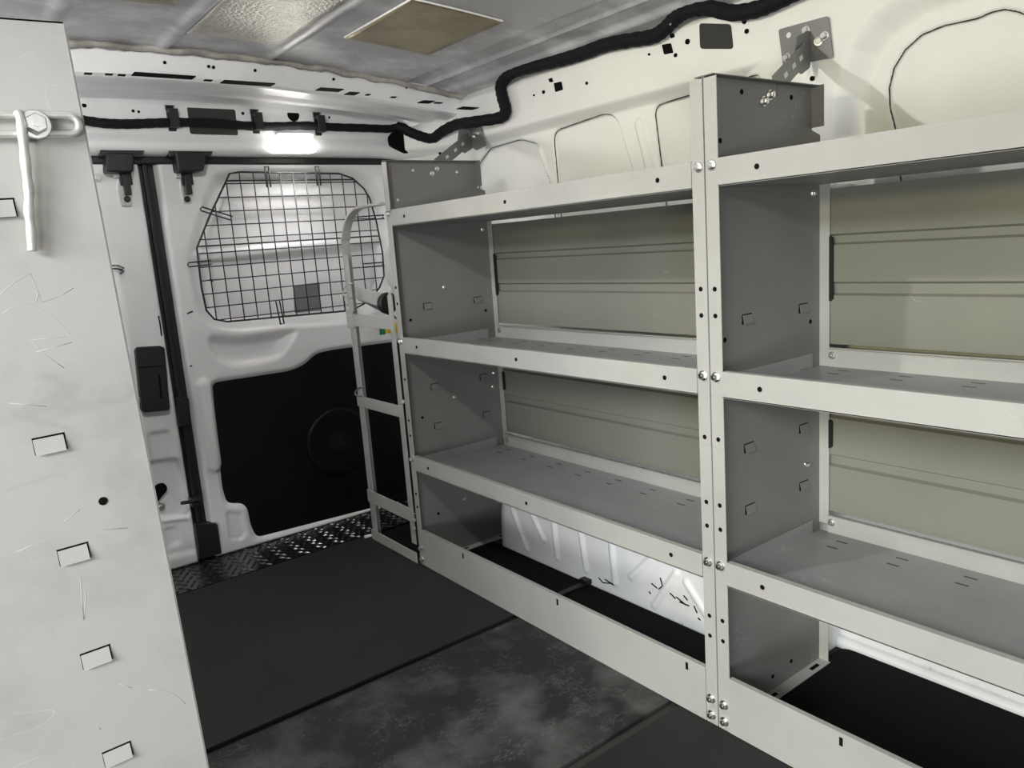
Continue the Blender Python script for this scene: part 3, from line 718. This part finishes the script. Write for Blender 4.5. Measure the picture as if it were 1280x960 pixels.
# slotted rod strap and hanging rod on its end panel
def onL(u, v, dy=0): return at(u, v, 1, YL-dy)
pz = panL[0]
b = MB(); c0, c1 = Vector(onL(-70, 156, .006)), Vector(onL(86, 156, .006)); rr = (onL(60, 144)-onL(60, 167)).length/2
lo = []
dirx = (c1-c0).normalized(); up = Vector((0, 0, 1))
for k in range(13):
    a = -math.pi/2+math.pi*k/12; lo.append(c1+dirx*math.cos(a)*rr+up*math.sin(a)*rr)
for k in range(13):
    a = math.pi/2+math.pi*k/12; lo.append(c0+dirx*math.cos(a)*rr+up*math.sin(a)*rr)
b.tube(lo, .0036, GALV, 10, closed=True); b.build('loop_rod', pz)
b = MB(); b.tube(spline([onL(23, 140, .014), onL(26, 150, .016), onL(30, 185, .014), onL(33, 215, .012), onL(36, 240, .010), onL(36, 265, .010), onL(39, 290, .009), onL(40, 314, .009)], 6), .0045, GALV, 10, rfun=lambda i: 1+.08*math.sin(i*.9)); b.build('hanging_rod', pz)
bolt(onL(44, 156, .008), (0, -1, 0), pz, .0135)
b = MB()                                                                  # scribbled scratches
for pl in (((2, 392), (40, 380), (88, 420), (38, 425), (80, 460)), ((0, 368), (38, 342), (52, 378), (92, 360)), ((45, 378), (48, 365)), ((45, 440), (90, 428)), ((20, 690), (80, 668), (160, 660)), ((100, 720), (105, 775), (107, 740)), ((186, 862), (215, 866), (232, 880)), ((80, 652), (100, 637)), ((150, 855), (165, 860)), ((120, 905), (126, 912)), ((12, 504), (58, 508))):
    P = [onL(u, v, .0) for u, v in pl]; b = MB(); b.tube(spline(P, 2), .0003, SCRATCH, 4); attach(b.build('scratch'), pz)

# ---------------------------------------------------------------- brackets tying the bays to the wall
def bracket(platepx, strut, face_px, label, bolts):
    x = RX-.001; P = [at(u, v, 0, x) for u, v in platepx]
    root = empty('wall_bracket', P[0], label, 'wall bracket', 'wall brackets above the shelving')
    b = MB(); b.prism(round_poly(P, .005, 3), (-.003, 0, 0), BRKT); pl = b.build('mounting_plate', root)
    for q in (face_px or []):
        p = at(*q, 0, x-.0035); bb = MB(); bb.lathe(p, (-1, 0, 0), [(.0055, 0), (.0055, .0008)], CLEARP, 10); attach(bb.build('slot'), pl)
    (u0, v0, x0), (u1, v1, y1) = strut
    a = at(u0, v0, 0, x0); c = at(u1, v1, 1, y1); d = (c-a).normalized()
    side = Vector((d.z, 0, -d.x)).normalized()*.036
    b = MB(); b.strip([a-d*.012, a+(c-a)*.5, c+d*.02], side, .003, BRKT, False); st = b.build('strut', root)
    nrm = d.cross(side).normalized(); nrm = nrm if nrm.y < 0 else -nrm
    for t in (.28, .52, .78):
        m = a+(c-a)*t+nrm*.0016; bb = MB(); s2 = side.normalized()
        bb.prism([m+d*.012+s2*.0042, m+d*.012-s2*.0042, m-d*.012-s2*.0042, m-d*.012+s2*.0042], nrm*.0006, CLEARP if t < .8 else HOLE); attach(bb.build('slot'), st)
    # folded ear joining plate and strut
    e = a; b = MB(); b.prism(round_poly([e+Vector((.0, -.002, .035)), e+Vector((-.045, -.002, .02)), e+Vector((-.058, -.002, -.03)), e+Vector((-.03, -.002, -.05)), e+Vector((0, -.002, -.035))], .004, 3), (0, -.003, 0), BRKT)
    b.build('folded_ear', root)
    for u, v, px_, ax, n in bolts: bolt(at(u, v, ax, px_), n, root, .009)
bracket([(974, 37), (1036, 20), (1042, 72), (980, 84)], (( 1010, 62, RX-.006), (972, 104, YJ+.004)), [(986, 44), (1001, 56)],
        'grey slotted steel bracket with square plate above the middle of the shelving',
        [(1008, 38, RX-.004, 0, (-1, 0, 0)), (1031, 45, RX-.004, 0, (-1, 0, 0)), (1023, 52, RX-.006, 0, (-1, -.5, 0)), (984, 72, RX-.004, 0, (-1, 0, 0))])
bracket([(583, 160), (600, 154), (609, 182), (596, 188), (588, 182)], ((588, 172, RX-.006), (549, 204, YJ+L+.016)), [],
        'grey slotted steel bracket above the rear end of the shelving',
        [(592, 171, RX-.004, 0, (-1, 0, 0)), (597, 167, RX-.004, 0, (-1, 0, 0))])

# ---------------------------------------------------------------- frame on the rear end of the shelving
XF = XS-.007; W = .030
root = empty('side_frame', (XF, 2.19, 0), 'grey steel side frame with curved top standing between shelving and rear doors', 'side frame')
b = MB(); arcp = [(0, 0.004), (0, .5), (0, .93), (-.006, .965), (-.022, 1.0), (-.05, 1.027), (-.085, 1.044), (-.13, 1.051), (-.262, 1.051)]
path = [Vector((XF+.012, 2.198+y, zz)) for y, zz in arcp]
b.strip(path[:1]+spline(path[1:], 5), (.026, 0, 0), .007, GREY); b.build('hoop', root, bevel=.001)
b = MB(); b.box((XF, 2.168, .004), (XF+.003, 2.194, .92), GREY); b.build('upright', root, bevel=.001)
b = MB(); b.box((XF-.001, 1.9195, .06), (XF+.002, 1.945, .80), GREY_WORN); b.build('mounting_strip', root, bevel=.001)
for z0, z1 in ((.702, .740), (.447, .482), (.130, .172), (.002, .035)):
    b = MB(); b.box((XF-.004, 1.9195, z0), (XF-.001, 2.206, z1), GREY); 
    if z0 > .6: b.box((XF-.006, 2.168, z0-.006), (XF-.002, 2.212, z1+.010), GREY); b.box((XF-.006, 1.9195, z0-.006), (XF-.002, 1.935, z1+.006), GREY)
    b.build('cross_bar', root, bevel=.001)
# cradle across the back of the frame
b = MB(); P = [at(u, v, 0, 1.13) for u, v in ((442, 358), (484, 368), (484, 386), (446, 374))]
for p in P: p.y = max(p.y, 1.935)
b.prism(P, (.003, 0, 0), GREY); lo_ = [P[3], P[2]]
b.prism([lo_[0], lo_[1], lo_[1]+Vector((.035, 0, -.040)), lo_[0]+Vector((.020, 0, -.012))], (.003, 0, 0), PANEL_D); b.build('cradle', root)  # underside takes the darkened grey in place of its shade
b = MB(); cc = at(484, 379, 0, 1.10); cc.y = max(cc.y, 1.942); b.lathe(cc+Vector((0, -.012, 0)), (0, 1, 0), [(.026, 0), (.032, .004), (.032, .016), (.026, .02), (.02, .02)], BLACK, 24); b.build('rubber_end', root)
for u, v, hh in ((432, 364, 14), (447, 490, 9)):
    P = [at(a, c, 0, XF-.004) for a, c in ((u+9, v-hh*.7), (u+2, v-hh*.6), (u-3, v), (u-1, v+hh*.5), (u+8, v+hh*.55))]
    b = MB(); b.tube(spline(P, 5), .0022, ZINC, 8); b.build('wire_ring', root)
b = MB(); b.tube(spline([at(a, c, 0, XF-.004) for a, c in ((432, 374), (434, 392), (439, 394), (443, 388))], 5), .0022, ZINC, 8); b.build('wire_hook', root)
b = MB(); b.box((XF-.005, 1.9195, .755), (XF-.001, 1.930, .81), GREY); b.build('latch_plate', root, bevel=.002)
for u, v in ((486, 262), (504, 502), (518, 660), (518, 650)): bolt(at(u, v, 0, XF-.002), (-1, 0, 0), root, .006)

# ---------------------------------------------------------------- light
def lamp(name, kind, loc, energy, col, size=None, rot=None, sy=None):
    d = bpy.data.lights.new(name, kind); d.energy = energy; d.color = col
    if kind == 'AREA':
        d.size = size
        if sy: d.shape = 'RECTANGLE'; d.size_y = sy
    elif kind in ('POINT', 'SPOT'): d.shadow_soft_size = size or .03
    o = bpy.data.objects.new(name, d); C.objects.link(o); o.location = loc
    if rot is not None: o.rotation_euler = Vector(rot).to_track_quat('-Z', 'Y').to_euler()
    return o
lamp('dome_lamp_light', 'AREA', (lp0.x, 2.362, 1.238), 2.0, (1, .98, .95), .10, (0, -.55, -1), .05)
lamp('left_dome_lamp_light', 'POINT', (.10, 2.34, 1.22), 2.2, (1, .99, .97), .03)
lamp('side_door_daylight', 'AREA', (-1.9, -1.9, .42), 56, (1, 1, 1), 1.0, (1, .95, -.01), .6)
lamp('sky_daylight', 'AREA', (-2.6, -.8, 2.05), 165, (.97, .99, 1), 1.6, (1, .42, -.36), .7)
lamp('garage_lamp', 'AREA', (-2.2, .22, 1.30), 26, (1, .93, .52), .45, (1, .16, -.0), .2)
lamp('front_fill', 'AREA', (.35, -2.1, 1.36), 3, (1, 1, 1), .2, (.14, 1, -.08), .3)  # added fill from the open cab end, no fixture there
lamp('roof_lamp_light', 'POINT', (.22, 1.15, 1.415), 20, (1, .98, .93), .014)
w = bpy.data.worlds.new('world'); bpy.context.scene.world = w; w.use_nodes = True
w.node_tree.nodes['Background'].inputs[0].default_value = (1, 1, 1, 1)
w.node_tree.nodes['Background'].inputs[1].default_value = .22

sc = bpy.context.scene
sc.view_settings.view_transform = 'Standard'; sc.view_settings.look = 'None'
sc.view_settings.exposure = 0; sc.view_settings.gamma = 1; sc.view_settings.use_curve_mapping = False
